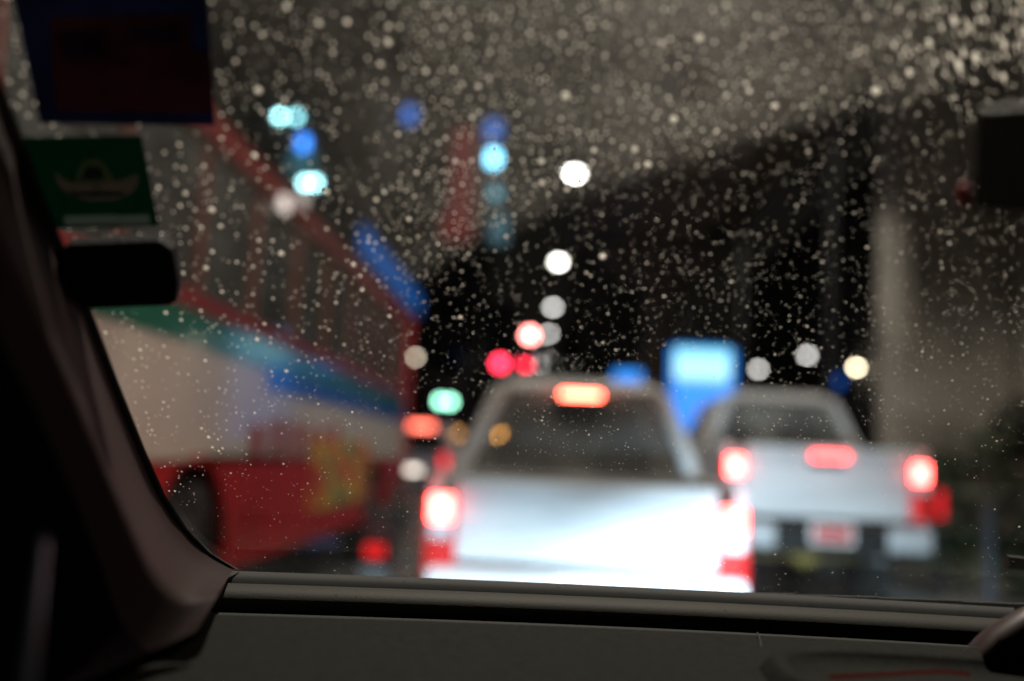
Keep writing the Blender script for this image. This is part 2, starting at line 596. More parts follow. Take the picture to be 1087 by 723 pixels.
shop = block(-16, -8, 39, 60, 11.2, 'low shop block beyond the bus with a long blue lit fascia')
o = shop.location
a, b = at(374, 232, 39.5), at(428, 322, 57)
fm = MB()
fm.box((4.09, 0, 9.9), (.12, 19, 1.1))
fm.build('lit_fascia', emat('blue_fascia', (.02, .14, .5), .55), shop)
for px, py in ((337, 322), (367, 316)):
    lampbox(shop, 'blue_window', px, py, 38.8, .6, 1.3, emat('blue_win', (.03, .25, .9), 9))
bl = block(-7.5, -3.4, 92, 98, 15, 'distant dark block with a dim blue billboard past the bus front')
lampbox(bl, 'billboard', 452, 385, 91.7, 6.0, 7.0, emat('blue_board', (.004, .02, .075), .8))
block(-16, -9.5, 3, 18, 7.5, 'dark shophouse row on the pavement behind the near end of the bus')
block(-16, -9.2, 18.2, 35.6, 9, 'taller dark shophouse row behind the front half of the bus')
block(22, 36, 20, 58, 16, 'dark block across the opposite carriageway behind the pier')
block(22, 38, 60, 110, 22, 'tall dark block far beyond the pier on the opposite side')

t = empty('utility_pole', (-6.5, 30, .14), 'dark utility pole with crossarm standing behind the bus', 'utility pole')
MB().cyl((0, 0, 0), (0, 0, 13), .16, .11, 10).build('pole', M_conc, t)
MB().box((0, 0, 11.6), (2.2, .12, .14), .02).build('crossarm', M_conc, t)

# ------------------------------------------------------------------ bus
def bus():
    X0, X1, Y0, Y1 = -1.97, -4.45, 1.2, 13.95
    t = empty('city_bus', (0, 0, 0), 'large cream, green and red bus close alongside on the left', 'bus')
    M_cream = mat('bus_cream', (.74, .64, .50), .36, coat=.3, noise=.07, nscale=2)
    M_redp = mat('bus_red', (.50, .012, .007), .5, spec=.25, noise=.12, nscale=2)
    M_greenp = mat('bus_green', (.006, .15, .065), .28, coat=.5)
    M_in = mat('bus_inside', (.25, .27, .25), .7)
    arch = []
    zb = .42
    def side(z0, z1, name, m_, arch_=False, dx=0, ya=Y0, yb=Y1):
        mb = MB()
        pts = [(ya, z0)]
        if arch_:
            for (cy, rr) in ((5.62, .63), (11.6, .63)):
                h0 = z0 - .50
                half = math.sqrt(max(0, rr * rr - h0 * h0)) if abs(h0) < rr else 0
                if half:
                    a0 = math.acos(half / rr) * (1 if h0 > 0 else -1)
                    for i in range(13):
                        a = math.pi - a0 - (math.pi - 2 * a0) * i / 12
                        pts.append((cy + rr * math.cos(a), .50 + rr * math.sin(a)))
        pts += [(yb, z0), (yb, z1), (ya, z1)]
        mb.prism(pts, X0 + dx, X0 - .06)
        return mb.build(name, m_, t)
    side(zb, 1.085, 'lower_panel', M_redp, True, .004)
    side(1.085, 1.735, 'side_panel', M_cream)
    side(1.735, 1.93, 'green_band', M_greenp, dx=.006)
    side(1.60, 1.733, 'blue_band', mat('bus_blue', (.02, .10, .42), .28, coat=.5), dx=.006, ya=6.9, yb=13.8)  # blue light reflection painted on the side as a band
    side(1.93, 2.02, 'red_waistband', mat('cantrail_red', (.28, .016, .013), .5), dx=.01)
    side(2.93, 3.08, 'red_cantrail', mat('cantrail_red', (.28, .016, .013), .5, spec=.25), dx=.01)
    # coloured light reflections painted as panels on the lower forward half of the side
    n_ = bpy.data.materials.new('advert_print')
    n_.use_nodes = True
    nn = n_.node_tree
    p = nn.nodes['Principled BSDF']
    p.inputs['Roughness'].default_value = .45
    p.inputs['Specular IOR Level'].default_value = .3
    tc = nn.nodes.new('ShaderNodeTexCoord')
    mp = nn.nodes.new('ShaderNodeMapping')
    mp.inputs['Scale'].default_value = (1, 1.0, 1.5)
    nz = nn.nodes.new('ShaderNodeTexNoise')
    nz.inputs['Scale'].default_value = 2.2
    nz.inputs['Detail'].default_value = 3
    cr = nn.nodes.new('ShaderNodeValToRGB')
    cr.color_ramp.interpolation = 'EASE'
    cr.color_ramp.elements[0].position = .36
    cr.color_ramp.elements[0].color = (.16, .22, .08, 1)
    cr.color_ramp.elements[1].position = .66
    cr.color_ramp.elements[1].color = (.45, .05, .02, 1)
    e = cr.color_ramp.elements.new(.46)
    e.color = (.75, .50, .04, 1)
    e = cr.color_ramp.elements.new(.55)
    e.color = (.80, .12, .02, 1)
    nn.links.new(tc.outputs['Object'], mp.inputs[0])
    nn.links.new(mp.outputs[0], nz.inputs['Vector'])
    nn.links.new(nz.outputs['Fac'], cr.inputs[0])
    nn.links.new(cr.outputs[0], p.inputs['Base Color'])
    MB().box((X0 + .013, 9.7, .98), (.006, 2.7, .62)).build('advert_panel', n_, t)
    M_red2 = mat('bus_ad_red', (.45, .09, .07), .45)  # red reflections painted as a row of blocks
    for k in range(6):
        MB().box((X0 + .010, 6.75 + k * .5, 1.24 + .03 * (k % 2)), (.006, .30, .20 + .05 * (k % 3))).build('advert_block', M_red2, t)
    # window posts, panes, frames
    ys = [2.2, 3.3, 4.4, 5.45, 6.5, 7.6, 8.7, 9.8, 10.9, 12.0, 12.9, 13.8]
    for y in ys:
        MB().box((X0 - .03, y, 2.445), (.05, .055, .85)).build('window_post', mat('bus_post', (.26, .08, .06), .5), t)
    for a_, b_ in zip(ys[:-1], ys[1:]):
        w = MB().box((X0 - .04, (a_ + b_) / 2, 2.50), (.03, b_ - a_ - .10, .03)).build('window', M_chrome, t)
        MB().box((X0 - .035, (a_ + b_) / 2, 2.445), (.012, b_ - a_ - .1, .83)).build('pane', M_busgl, w)
    MB().box(((X0 + X1) / 2 - .04, (Y0 + Y1) / 2, 3.03), (abs(X1 - X0) - .1, Y1 - Y0, .12), .05).build('roof', M_cream, t)
    MB().box(((X0 + X1) / 2, (Y0 + Y1) / 2, .85), (abs(X1 - X0) - .2, Y1 - Y0 - .1, .2)).build('floor', M_in, t)
    # far side: wall with windows
    mb = MB().box((X1, (Y0 + Y1) / 2, 1.2), (.06, Y1 - Y0, 1.56)).box((X1, (Y0 + Y1) / 2, 2.92), (.06, Y1 - Y0, .2))
    for y in ys:
        mb.box((X1, y, 2.4), (.06, .1, .9))
    mb.build('far_side', M_in, t)
    # front end, red corner
    MB().box(((X0 + X1) / 2, Y1 + .04, 1.2), (abs(X1 - X0) - .02, .08, 1.5), .03).build('front_panel', M_cream, t)
    MB().box((X0 - .04, Y1 - .1, 1.78), (.11, .36, 2.6), .03).build('corner_post', M_redp, t)
    MB().box(((X0 + X1) / 2, Y0 - .04, 1.75), (abs(X1 - X0) - .02, .08, 2.6), .03).build('rear_panel', M_cream, t)
    MB().cyl((X0 - .5, Y0 + 1, 2.75), (X0 - .5, Y1 - 1, 2.75), .018, n=8).build('handrail', M_chrome, t)
    MB().box((-3.55, 5.4, 2.82), (.16, 5.2, .05), .02).build('ceiling_lamp', emat('bus_ceiling_lamp', (.85, .9, .75), 1.6), t)
    MB().box((-3.55, 11.4, 2.82), (.16, 4.2, .05), .02).build('ceiling_lamp', emat('bus_ceiling_lamp', (.85, .9, .75), 1.6), t)
    for y_, w_ in ((4.75, .30), (6.75, .34), (7.3, .2), (8.7, .36), (10.2, .30), (11.6, .4)):
        mb_ = MB()
        mb_.loft([[(X0 - .16 + .018 * math.sin(q_ * 2.4), y_ - w_ / 2 + w_ * q_ / 12, z_) for q_ in range(13)] for z_ in (2.04, 2.45, 2.86)])
        mb_.build('curtain', mat('curtain_cloth', (.34, .38, .33), .85), t, smooth=True)
    for i in range(10):
        y = 3.0 + i * 1.08
        for x in (X0 - .45, X1 + .45):
            MB().box((x, y, 1.25), (.8, .42, .12), .04).box((x, y - .22, 1.68), (.8, .10, .85), .05).build('seat', mat('seat_cloth', (.10, .11, .13), .8), t)
    for cy in (5.62, 11.6):
        w = MB().cyl((X0 - .32, cy, .5), (X0 - .04, cy, .5), .49, n=32, bev=.05).build('wheel', M_rubber, t)
        MB().cyl((X0 - .05, cy, .5), (X0 - .015, cy, .5), .29, .24, 24).build('rim', mat('rim_grey', (.05, .05, .05), .6, metal=.3), w)
        MB().cyl((X0 - .03, cy, .5), (X0 + .03, cy, .5), .09, .07, 12).build('hub', M_black, w)
        MB().box((X0 - .75, cy, .7), (1.2, 1.3, .9)).build('wheel_well', M_rubber, t)
    MB().box(((X0 + X1) / 2, (Y0 + Y1) / 2, .55), (2.0, Y1 - Y0 - .4, .35)).build('chassis', M_rubber, t)
    for px, py, yy, es in ((297, 216, 6.95, 1.4), (315, 211, 7.45, .7)):  # glowing boxes stand in for lamp reflections on the bus windows
        q_ = at(px, py, yy)
        MB().box((X0 + .02, yy, q_.z), (.04, .16, .10), .015).build('marker_lamp', emat('marker_%d' % (es * 10), (1, .88, .8), es), t)  # stands in for a lamp reflection on the bus window
    # mirror near the door
    MB().cyl((X0, Y1, 2.9), (X0 - .1, Y1 + .35, 2.7), .02, n=6).box((X0 - .1, Y1 + .38, 2.5), (.2, .08, .4), .03).build('mirror', M_black, t)
    return t


M_busgl = glassmat('bus_glass', (.62, .68, .65), .10, .05, mist=.10)
bus()

# ------------------------------------------------------------------ pickups
def wheel(parent, x, y, rad, w_, inner):
    wq = MB().cyl((x - w_ / 2, y, rad), (x + w_ / 2, y, rad), rad, n=32, bev=.04).build('wheel', M_rubber, parent, smooth=False)
    MB().cyl((x + inner * (w_ / 2 - .02), y, rad), (x + inner * (w_ / 2 + .012), y, rad), rad * .62, rad * .55, 20).build('rim', M_chrome, wq)


def pickup(name, X, Y, label, paint, w=1.78, zg0=.62, zg1=1.11, roofz=1.79, bed=1.55, gnd=0., lampz=.90, lamph=.46, third='cab', rad=.36, lift=0., tumble=.27, cabw=.96, winz=None, plate=False):
    t = empty(name, (X, Y, 0), label, 'pickup truck', 'white pickups waiting ahead')
    hw = w / 2
    L = 5.0
    # lower body sides with wheel arches
    for s in (-1, 1):
        mb = MB()
        zlow = zg0 - .12
        pts = [(0.03, zlow)]
        for cy in (1.15, L - .95):
            h0 = zlow - rad
            rr = rad + .07
            half = math.sqrt(max(.0001, rr * rr - h0 * h0))
            a0 = math.atan2(h0, half)
            for i in range(13):
                a_ = math.pi - a0 - (math.pi - 2 * a0) * i / 12
                pts.append((cy + rr * math.cos(a_), rad + rr * math.sin(a_)))
        pts += [(L, zlow), (L + .1, zg0 + .15), (L - .02, zg1 - .18), (bed + 2.4, zg1 - .03), (bed + .02, zg1 + .02), (0.03, zg1)]
        mb.prism(pts, s * (hw - .07), s * hw)
        mb.build('bed_side' if s else 'side', paint, t, bevel=.018)
    MB().box((0, .05 + bed / 2, zg0 + .05), (w - .16, bed, .06)).build('bed_floor', M_black, t)
    MB().box((0, bed + .02, (zg0 + zg1) / 2), (w - .16, .06, zg1 - zg0)).build('bed_front', paint, t)
    # tailgate with a pressed centre panel
    tg = MB().prism([(-.005, zg0), (.07, zg0), (.07, zg1 - .01), (-.02, zg1 - .01), (-.03, zg1 - .06), (-.005, zg1 - .15)], -(hw - .17), hw - .17).build('tailgate', paint, t, bevel=.012)
    MB().box((0, -.012, zg1 - .13), (.30, .03, .09), .015).build('tailgate_handle', paint if third == 'cab' else M_black, tg)
    # tail lamps: brake top, clear middle, red bottom
    for s in (-1, 1):
        x = s * (hw - .085)
        tl = MB().box((x, .04, lampz - .06), (.17, .14, lamph + .06), .02).build('tail_light', M_taildim, t)
        hz = lamph * .42
        MB().box((x, -.04, lampz + lamph / 2 - hz / 2 - .02), (.125, .03, hz - .02), .02).build('brake_lens', M_tail_hot, tl)
        MB().box((x, -.04, lampz + lamph / 2 - hz - .05), (.125, .03, .10), .015).build('reverse_lens', M_clear, tl)
        MB().box((x, -.04, lampz - lamph / 2 + .02), (.125, .03, .13), .015).build('reflector', M_taildim, tl)
    # bumper
    bp = MB().prism([(-.16, zg0 - .30), (.06, zg0 - .30), (.06, zg0 - .03), (-.12, zg0 - .03), (-.17, zg0 - .10)], -(hw - .03), hw - .03).build('rear_bumper', paint if third == 'cab' else M_black, t, bevel=.02)
    if third != 'cab':
        for s in (-1, 1):
            MB().box((s * (hw - .22), -.10, zg0 - .15), (.36, .18, .20), .03).build('bumper_corner', mat('corner_silver', (.45, .46, .48), .5), bp)
    pl = MB().box((0, -.185 if plate else -.19, zg0 - .12), (.36, .015, .17), .01).build('number_plate', mat('plate_white', (.8, .8, .78), .4), bp)
    MB().box((0, -.197, zg0 - .12), (.30, .006, .12)).build('plate_characters', mat('plate_red', (.50, .05, .05), .4), pl)
    # cab: lower body, roof, pillars, glass
    y0, y1 = bed + .06, bed + 1.55
    hb, ht = hw * cabw, hw - tumble
    wz = zg1 - .0
    rz = roofz
    MB().box((0, (y0 + y1 + .6) / 2, (zg0 + wz) / 2), (w - .15, y1 - y0 + .6, wz - zg0 - .02), .03).build('cab_body', paint, t)
    MB().loft([[(-hw + .06, y1 + .5, wz - .02), (hw - .06, y1 + .5, wz - .02)], [(-hw + .08, L - .5, wz - .10), (hw - .08, L - .5, wz - .10)], [(-hw + .12, L, wz - .22), (hw - .12, L, wz - .22)]]).build('bonnet', paint, t, smooth=True)
    yr0, yr1 = y0 + .14, y1 - .12
    def ring(z, hx, ya, yb):
        return [(-hx, ya, z), (hx, ya, z), (hx, yb, z), (-hx, yb, z)]
    MB().loft([ring(rz - .10, ht + .05, yr0 - .04, yr1 + .06), ring(rz - .04, ht + .02, yr0, yr1), ring(rz, ht - .10, yr0 + .10, yr1 - .12)], close=True, caps=True).build('roof', mat('roof_paint', (.6, .6, .61), .6), t, bevel=.03)
    zc = rz - .09
    corners = [((-hb, y0, wz - .03), (-ht - .03, yr0, zc)), ((hb, y0, wz - .03), (ht + .03, yr0, zc)), ((-hb, y1 + .55, wz - .03), (-ht - .03, yr1, zc)), ((hb, y1 + .55, wz - .03), (ht + .03, yr1, zc)),
               ((-hb, (y0 + y1) / 2 + .1, wz - .03), (-ht - .04, (yr0 + yr1) / 2, zc)), ((hb, (y0 + y1) / 2 + .1, wz - .03), (ht + .04, (yr0 + yr1) / 2, zc))]
    for i, (a_, b_) in enumerate(corners):
        MB().cyl(a_, b_, .062 if i < 2 else .04, n=8).build('cab_pillar', paint, t)
    def quad(a_, b_, c_, d_, name, m_=M_darkgl):
        MB().loft([[a_, b_], [d_, c_]]).build(name, m_, t)
    quad((-hb + .03, y0 - .01, wz), (hb - .03, y0 - .01, wz), (ht - .02, yr0 - .01, zc), (-ht + .02, yr0 - .01, zc), 'rear_window')
    quad((-hb + .03, y1 + .56, wz), (hb - .03, y1 + .56, wz), (ht - .02, yr1 + .01, zc), (-ht + .02, yr1 + .01, zc), 'windscreen')
    for s in (-1, 1):
        quad((s * hb, y0 + .05, wz), (s * hb, y1 + .5, wz), (s * (ht + .03), yr1, zc), (s * (ht + .03), yr0, zc), 'side_window')
        MB().box((s * (hw + .1), y1 + .35, wz + .1), (.2, .08, .16), .03).build('door_mirror', paint, t)
        MB().box((s * .38, y0 + .75, wz + .02), (.48, .12, .55), .05).box((s * .38, y0 + .75, wz + .36), (.24, .10, .16), .04).build('seat', mat('seat_cloth', (.10, .11, .13), .8), t)
    if third == 'cab':
        hb_ = MB().box((0, yr0 - .11, rz - .125), (.29, .04, .045), .012).build('high_brake_light', emat('third_brake', (1, .12, .07), 26), t)
        MB().box((0, yr0 - .07, rz - .092), (.36, .14, .018), .006).box((0, yr0 - .07, rz - .158), (.36, .14, .018), .006).build('lamp_housing', M_black, hb_)  # black covers added to keep brake-lamp spill off the roof
    else:
        MB().box((0.02, -.045, zg1 - .085), (.30, .03, .055), .012).build('high_brake_light', emat('third_brake_red', (1, .07, .07), 11), t)
    for y in (1.15, L - .95):
        for s in (-1, 1):
            wheel(t, s * (hw - .16), y, rad, .24, s)
    MB().cyl((-hw + .25, 1.15, rad), (hw - .25, 1.15, rad), .045, n=10).ball((.12, 1.15, rad), (.16, .16, .15)).build('rear_axle', mat('axle_yellow', (.35, .26, .07), .6) if plate else M_rubber, t)
    MB().box((0, L / 2, zg0 - .06), (w - .5, L - .8, .12)).build('chassis', M_rubber, t)
    MB().cyl((hw - .45, .1, zg0 - .3), (hw - .45, -.12, zg0 - .3), .035, n=12).build('exhaust_pipe', M_steel, t)
    return t


pickup('pickup_truck', .24, 5.6, 'white pickup straight ahead with lit brake lights and a glaring tailgate', M_white, lampz=.80, lamph=.40, zg1=1.08, tumble=.34)
pickup('pickup_truck', 2.385, 8.6, 'raised white pickup in the next lane with a brake light on its tailgate', M_white2, w=1.72, tumble=.36, cabw=.88, zg0=.80, zg1=1.40, roofz=1.98,
       lampz=1.10, lamph=.42, third='gate', rad=.42, plate=True)

# ------------------------------------------------------------------ van beyond the bus
def van():
    Y = 31.0
    a_, b_, c_ = at(424, 474, Y), at(472, 490, Y), at(447.5, 452, Y)
    X = (a_.x + b_.x) / 2
    t = empty('passenger_van', (X, Y, 0), 'grey passenger van with red lights between bus and near pickup', 'van')
    M_v = mat('van_grey', (.42, .42, .50), .35, coat=.4)
    hw = .92
    MB().loft([[(-hw, 0, .35), (hw, 0, .35), (hw, 0, 1.2), (-hw, 0, 1.2)][::1], [(-hw, .06, 1.2)] * 4], close=True) if False else None
    prof = [(0, .35), (-.03, .6), (0, 1.15), (.18, 1.95), (.45, 2.08), (3.2, 2.05), (4.1, 1.35), (4.8, 1.1), (4.9, .35)]
    MB().prism(prof, -hw, hw).build('body', M_v, t, bevel=.06)
    MB().loft([[(-.72, -.01, 1.22), (.72, -.01, 1.22)], [(-.66, .155, 1.88), (.66, .155, 1.88)]]).build('rear_window', M_winoff, t)
    for p_, m_ in ((a_, emat('van_tail', (1, .06, .04), 3)), (b_, emat('van_tail2', (1, .03, .05), 2.2))):
        MB().box((p_.x - X, -.05, p_.z), (.20, .06, .42), .02).build('tail_light', m_, t)
    MB().box((c_.x - X, .08, c_.z), (.75, .06, .16), .02).build('high_brake_light', emat('van_third', (1, .16, .10), 7), t)
    d_ = at(439, 500, Y)
    MB().box((d_.x - X, -.06, d_.z), (.38, .04, .18), .02).build('plate_lamp', emat('van_plate', (1, .86, .74), 4), t)  # glowing box added for a cream lamp reflection
    MB().box((0, -.08, .42), (1.8, .2, .25), .05).build('rear_bumper', M_v, t)
    for y in (.9, 4.0):
        for s in (-1, 1):
            wheel(t, s * (hw - .13), y, .33, .22, s)
    return t


van()
# motorcycle in the gap between bus and pickup: put in to carry a low red reflection
def added_motorcycle():
    p_ = at(398, 590, 6.9)
    t = empty('motorcycle', (p_.x, 6.9, 0), 'small dark motorcycle with a dull red lamp squeezed beside the bus', 'motorcycle')
    for y in (.25, 1.45):
        wq = bmesh.new()
        wq.free()
        mb = MB()
        rows = []
        for i in range(25):
            a_ = 2 * math.pi * i / 24
            c_ = Vector((0, y + .25 * math.cos(a_), .29 + .25 * math.sin(a_)))
            n_ = Vector((0, math.cos(a_), math.sin(a_)))
            rows.append([c_ + n_ * .045 * math.cos(b_) + Vector((.045 * math.sin(b_), 0, 0)) for b_ in [2 * math.pi * k / 8 for k in range(8)]])
        mb.loft(rows, close=True)
        w_ = mb.build('wheel', M_rubber, t, smooth=True)
        MB().cyl((-.05, y, .29), (.05, y, .29), .05, n=10).build('hub', M_steel, w_)
        sp = MB()
        for k in range(6):
            a_ = math.pi * k / 6
            sp.cyl((0, y - .24 * math.cos(a_), .29 - .24 * math.sin(a_)), (0, y + .24 * math.cos(a_), .29 + .24 * math.sin(a_)), .006, n=4)
        sp.build('spokes', M_steel, w_)
    MB().prism([(.1, .72), (.2, .82), (.85, .78), (.95, .72), (.6, .66), (.2, .62)], -.12, .12).build('seat', M_rubber, t, bevel=.03)
    MB().prism([(.0, .62), (.05, .74), (.9, .72), (1.05, .95), (1.2, .98), (1.32, .62), (1.1, .40), (.9, .30), (.5, .30)], -.10, .10).build('body', mat('bike_body', (.06, .02, .02), .3, coat=.5), t, bevel=.04)
    MB().cyl((0, 1.2, .95), (0, 1.45, .29), .03, n=8).build('fork', M_steel, t)
    MB().cyl((-.33, 1.08, 1.02), (.33, 1.08, 1.02), .014, n=8).build('handlebar', M_black, t)
    MB().box((0, -.02, .52), (.14, .06, .09), .02).build('tail_light', emat('bike_tail', (1, .015, .02), 1.1), t)  # glowing box that carries the dull red reflection
    MB().box((0, -.03, .36), (.20, .02, .14), .01).build('number_plate', mat('plate_dark', (.08, .08, .08), .4), t)
    MB().cyl((.13, .0, .28), (.13, .7, .30), .04, .03, n=10).build('exhaust_pipe', M_chrome, t)
    return t


added_motorcycle()

# amber warning lamps far ahead, seen through the pickup's cab
for px, py, e, nm in ((519, 461, 4.0, 'left of the three amber lamps seen through the pickup cab'), (530, 462, 9.0, 'brightest amber lamp seen through the pickup cab'), (538, 464, 4.0, 'right of the three amber lamps seen through the pickup cab')):
    p_ = at(px, py, 44)
    t = empty('warning_lamp', (p_.x, 44, 0), nm, 'warning lamp', 'amber lamps on road barriers')
    MB().cyl((0, 0, 0), (0, 0, p_.z - .1), .04, .03, 8).build('post', M_steel, t)
    MB().cyl((0, -.05, p_.z), (0, .05, p_.z), .14, n=16).build('lens', emat('amber%d' % e, (1, .42, .08), e * 6), t)
    MB().box((0, 0, .05), (.4, .4, .1), .02).build('foot', M_rubber, t)

# ------------------------------------------------------------------ median planting and small street furniture
M_leaf = mat('leaf', (.035, .05, .02), .6, noise=.4, nscale=9)
M_bark = mat('bark', (.08, .06, .04), .9)


def shrub(x, y, rx, ry, h, n, label):
    t = empty('shrub', (x, y, .14), label, 'shrub', 'shrubs planted along the median')
    bm = bmesh.new()
    for k in range(n):
        a_, b_, c_ = random.gauss(0, .42), random.gauss(0, .42), random.random() ** .7
        p_ = Vector((a_ * rx, b_ * ry, .15 + c_ * h * (1 - .18 * (a_ * a_ + b_ * b_))))
        s = random.uniform(.05, .11)
        q = Matrix.Rotation(random.uniform(0, 6.28), 3, 'Z') @ Matrix.Rotation(random.uniform(-1.2, 1.2), 3, 'X')
        vs = [bm.verts.new(p_ + q @ Vector(v) * s) for v in ((0, -1, 0), (.45, 0, .1), (0, 1.1, 0), (-.45, 0, .1))]
        bm.faces.new(vs)
    me = bpy.data.meshes.new('foliage')
    bm.to_mesh(me)
    bm.free()
    me.materials.append(M_leaf)
    o = bpy.data.objects.new('foliage', me)
    COL.objects.link(o)
    o.parent = t
    st = MB()
    for k in range(7):
        a_ = random.uniform(0, 6.28)
        st.cyl((0.05 * math.cos(a_), .05 * math.sin(a_), 0), (rx * .5 * math.cos(a_), ry * .5 * math.sin(a_), h * .7), .018, .008, 5)
    st.build('stems', M_bark, t)
    return t


shrub(4.0, 10.3, .55, 1.2, 1.12, 2600, 'low dark shrub on the median right beside the raised pickup')
shrub(3.98, 8.0, .5, 1.1, 1.08, 2600, 'low dark shrub nearest to the camera on the median')
shrub(4.35, 9.2, .42, .6, 1.62, 2600, 'tallest dark shrub, rising against the concrete pier')
shrub(4.2, 12.3, .6, .9, 1.0, 2000, 'low dark shrub at the foot of the concrete pier')
for x, y in ((4.8, 20), (4.8, 24)):
    shrub(x, y, .6, 1.2, 1.0, 900, 'small shrub on the median between pier and tall sign, %s' % ('nearer one' if y < 22 else 'farther one'))
p_ = at(1046, 580, 7.7)
t = empty('bollard', (p_.x + .03, 7.7, .14), 'slim pale steel post on the median edge beside the shrubs', 'bollard')
MB().cyl((0, 0, 0), (0, 0, .85), .045, n=14).ball((0, 0, .85), (.045, .045, .03)).build('post', mat('pale_steel', (.06, .065, .08), .4, metal=.3), t)
MB().cyl((0, 0, 0), (0, 0, .04), .1, n=14).build('base_plate', M_steel, t)
p_ = at(999, 536, 9.3)
t = empty('marker_lamp', (p_.x, 9.3, .14), 'red lit marker just beyond the rear corner of the raised pickup', 'marker lamp')
MB().cyl((0, 0, 0), (0, 0, p_.z - .26), .04, .03, 10).build('post', M_black, t)
MB().box((0, 0, p_.z - .14), (.06, .06, .26), .02).build('lens', emat('marker_red', (1, .015, .03), 1.3), t)

# ------------------------------------------------------------------ own car
SL = R(45)
XC, Y0W, Z0W, KC = .37, 1.0, 1.077, .16


def ws(x, v, off=0.):
    """point on the windscreen: x across, v up the slope, off outward"""
    n = Vector((0, math.sin(SL), math.cos(SL)))
    return Vector((x, Y0W - KC * (x - XC) ** 2 - v * math.cos(SL), Z0W + v * math.sin(SL))) + n * off


def ws_hit(px, py, off=0.):
    """x, v where the view ray of a photo point meets the windscreen"""
    d = ray(px, py).normalized()
    lo, hi = .1, 3.
    def g_(t_):
        p = EYE + d * t_
        v = (p.z - Z0W) / math.sin(SL)
        return p.y - (Y0W - KC * (p.x - XC) ** 2 - v * math.cos(SL))
    for _ in range(50):
        mid_ = (lo + hi) / 2
        if g_(mid_) < 0:
            lo = mid_
        else:
            hi = mid_
    p = EYE + d * lo
    return p.x, (p.z - Z0W) / math.sin(SL)


car = empty('own_car', (.37, 0, 0), 'dark car cabin around the view, with dashboard, pillar and wet windscreen', 'car')
OFF = Vector((.37, 0, 0))


def shift(rows):
    return [[Vector(p) - OFF for p in row] for row in rows]


# left edge of the glass, read along the pillar
EDGE = [(-70, -90), (-35, 0), (-4, 80), (38, 195), (68, 270), (92, 325), (122, 405), (152, 480), (172, 524), (196, 560), (222, 586), (252, 604)]
edge_xv = [ws_hit(*e) for e in EDGE]


def edge_x(v):
    pts = sorted((b_, a_) for a_, b_ in edge_xv)
    if v <= pts[0][0]:
        return pts[0][1]
    for (v0, x0), (v1, x1) in zip(pts[:-1], pts[1:]):
        if v <= v1:
            return x0 + (x1 - x0) * (v - v0) / (v1 - v0 + 1e-9)
    return pts[-1][1]


vmin = min(b_ for a_, b_ in edge_xv)
M_ws = glassmat('windscreen_glass', (.93, .94, .93), .0, 0.0)
rows = []
XR = 1.12
NV = 22
for i in range(NV):
    v = -.03 + (.86 + .03) * i / (NV - 1)
    rows.append([ws(edge_x(v) - .012 + (XR - edge_x(v) + .012) * j / 28, v) for j in range(29)])
MB().loft(shift(rows)).build('windscreen', M_ws, car, smooth=True)
# black seal down the pillar side and along the bottom
seal = MB()
srows = []
for (x, v) in edge_xv:
    a_ = ws(x, v)
    toc = (EYE - a_).normalized()
    srows.append([ws(x + .0035, v, -.002) + toc * .004, ws(x - .0015, v) + toc * .012, ws(x - .012, v) + toc * .012, ws(x - .03, v, .005)])
seal.loft(shift(srows))
seal.build('glass_seal', M_rubber, car, smooth=True)
# pillar trim: one moulded surface from the glass edge round into the cabin, widening to a foot on the dashboard
M_trim = mat('pillar_trim', (.026, .014, .013), .68, bump=.12, bscale=500, spec=.15)  # reddish base colour stands in for red light on the trim
INNER = [(-190, -60), (-150, 40), (-112, 130), (-62, 250), (-22, 330), (8, 392), (44, 466), (78, 545), (100, 600), (126, 668), (168, 700), (214, 668)]


def catmull(P_, k_=6):
    out = []
    for i_ in range(len(P_) - 1):
        p0, p1, p2, p3 = P_[max(0, i_ - 1)], P_[i_], P_[i_ + 1], P_[min(len(P_) - 1, i_ + 2)]
        for j_ in range(k_):
            t_ = j_ / k_
            out.append(.5 * ((2 * p1) + (p2 - p0) * t_ + (2 * p0 - 5 * p1 + 4 * p2 - p3) * t_ ** 2 + (3 * p1 - p0 - 3 * p2 + p3) * t_ ** 3))
    out.append(P_[-1])
    return out


def pillar_pt(i_, q_):
    (ex_, ey_), (ix_, iy_) = EDGE[i_], INNER[i_]
    x, v = edge_xv[i_]
    YE = ws(x, v).y
    k_ = min(1, max(0, q_ / .45))
    dep = YE * (.985 - (.20 * (k_ * k_ * (3 - 2 * k_)) + .05 * q_))
    return at(ex_ - 5 + (ix_ - ex_) * q_, ey_ + 1 + (iy_ - ey_) * q_, dep) - OFF


cols = [catmull([pillar_pt(i_, q_ / 16) for i_ in range(len(EDGE))]) for q_ in range(17)]
MB().loft(cols).build('pillar_trim', M_trim, car, smooth=True)
cols = []
for q_ in range(9):
    col_ = []
    for i_ in range(len(INNER)):
        ix_, iy_ = INNER[i_]
        x, v = edge_xv[i_]
        col_.append(at(ix_ + 6 - q_ * 60, iy_ + q_ * 26 - 2, ws(x, v).y * (.732 - q_ * .045)) - OFF)
    cols.append(catmull(col_))
MB().loft(cols).build('door_lining', mat('lining_black', (.006, .004, .005), .95, spec=.0), car, smooth=True)

# dashboard: cowl strip, groove and pad, profile run across the car
M_dash = mat('dashboard_skin', (.009, .009, .0068), .75, spec=.08, noise=.35, nscale=160, bump=.12, bscale=600)
M_dashd = mat('dashboard_groove', (.012, .012, .011), .8)
xs = [-.62 + i * .02 for i in range(108)]


def strip(prof, name, m_, sm=True):
    rows_ = []
    for x in xs:
        b_ = -KC * (x - XC) ** 2
        rows_.append([(x - OFF.x, y + b_, z + .011 - .010 * (x + .3)) for y, z in prof])
    return MB().loft(rows_).build(name, m_, car, smooth=sm)


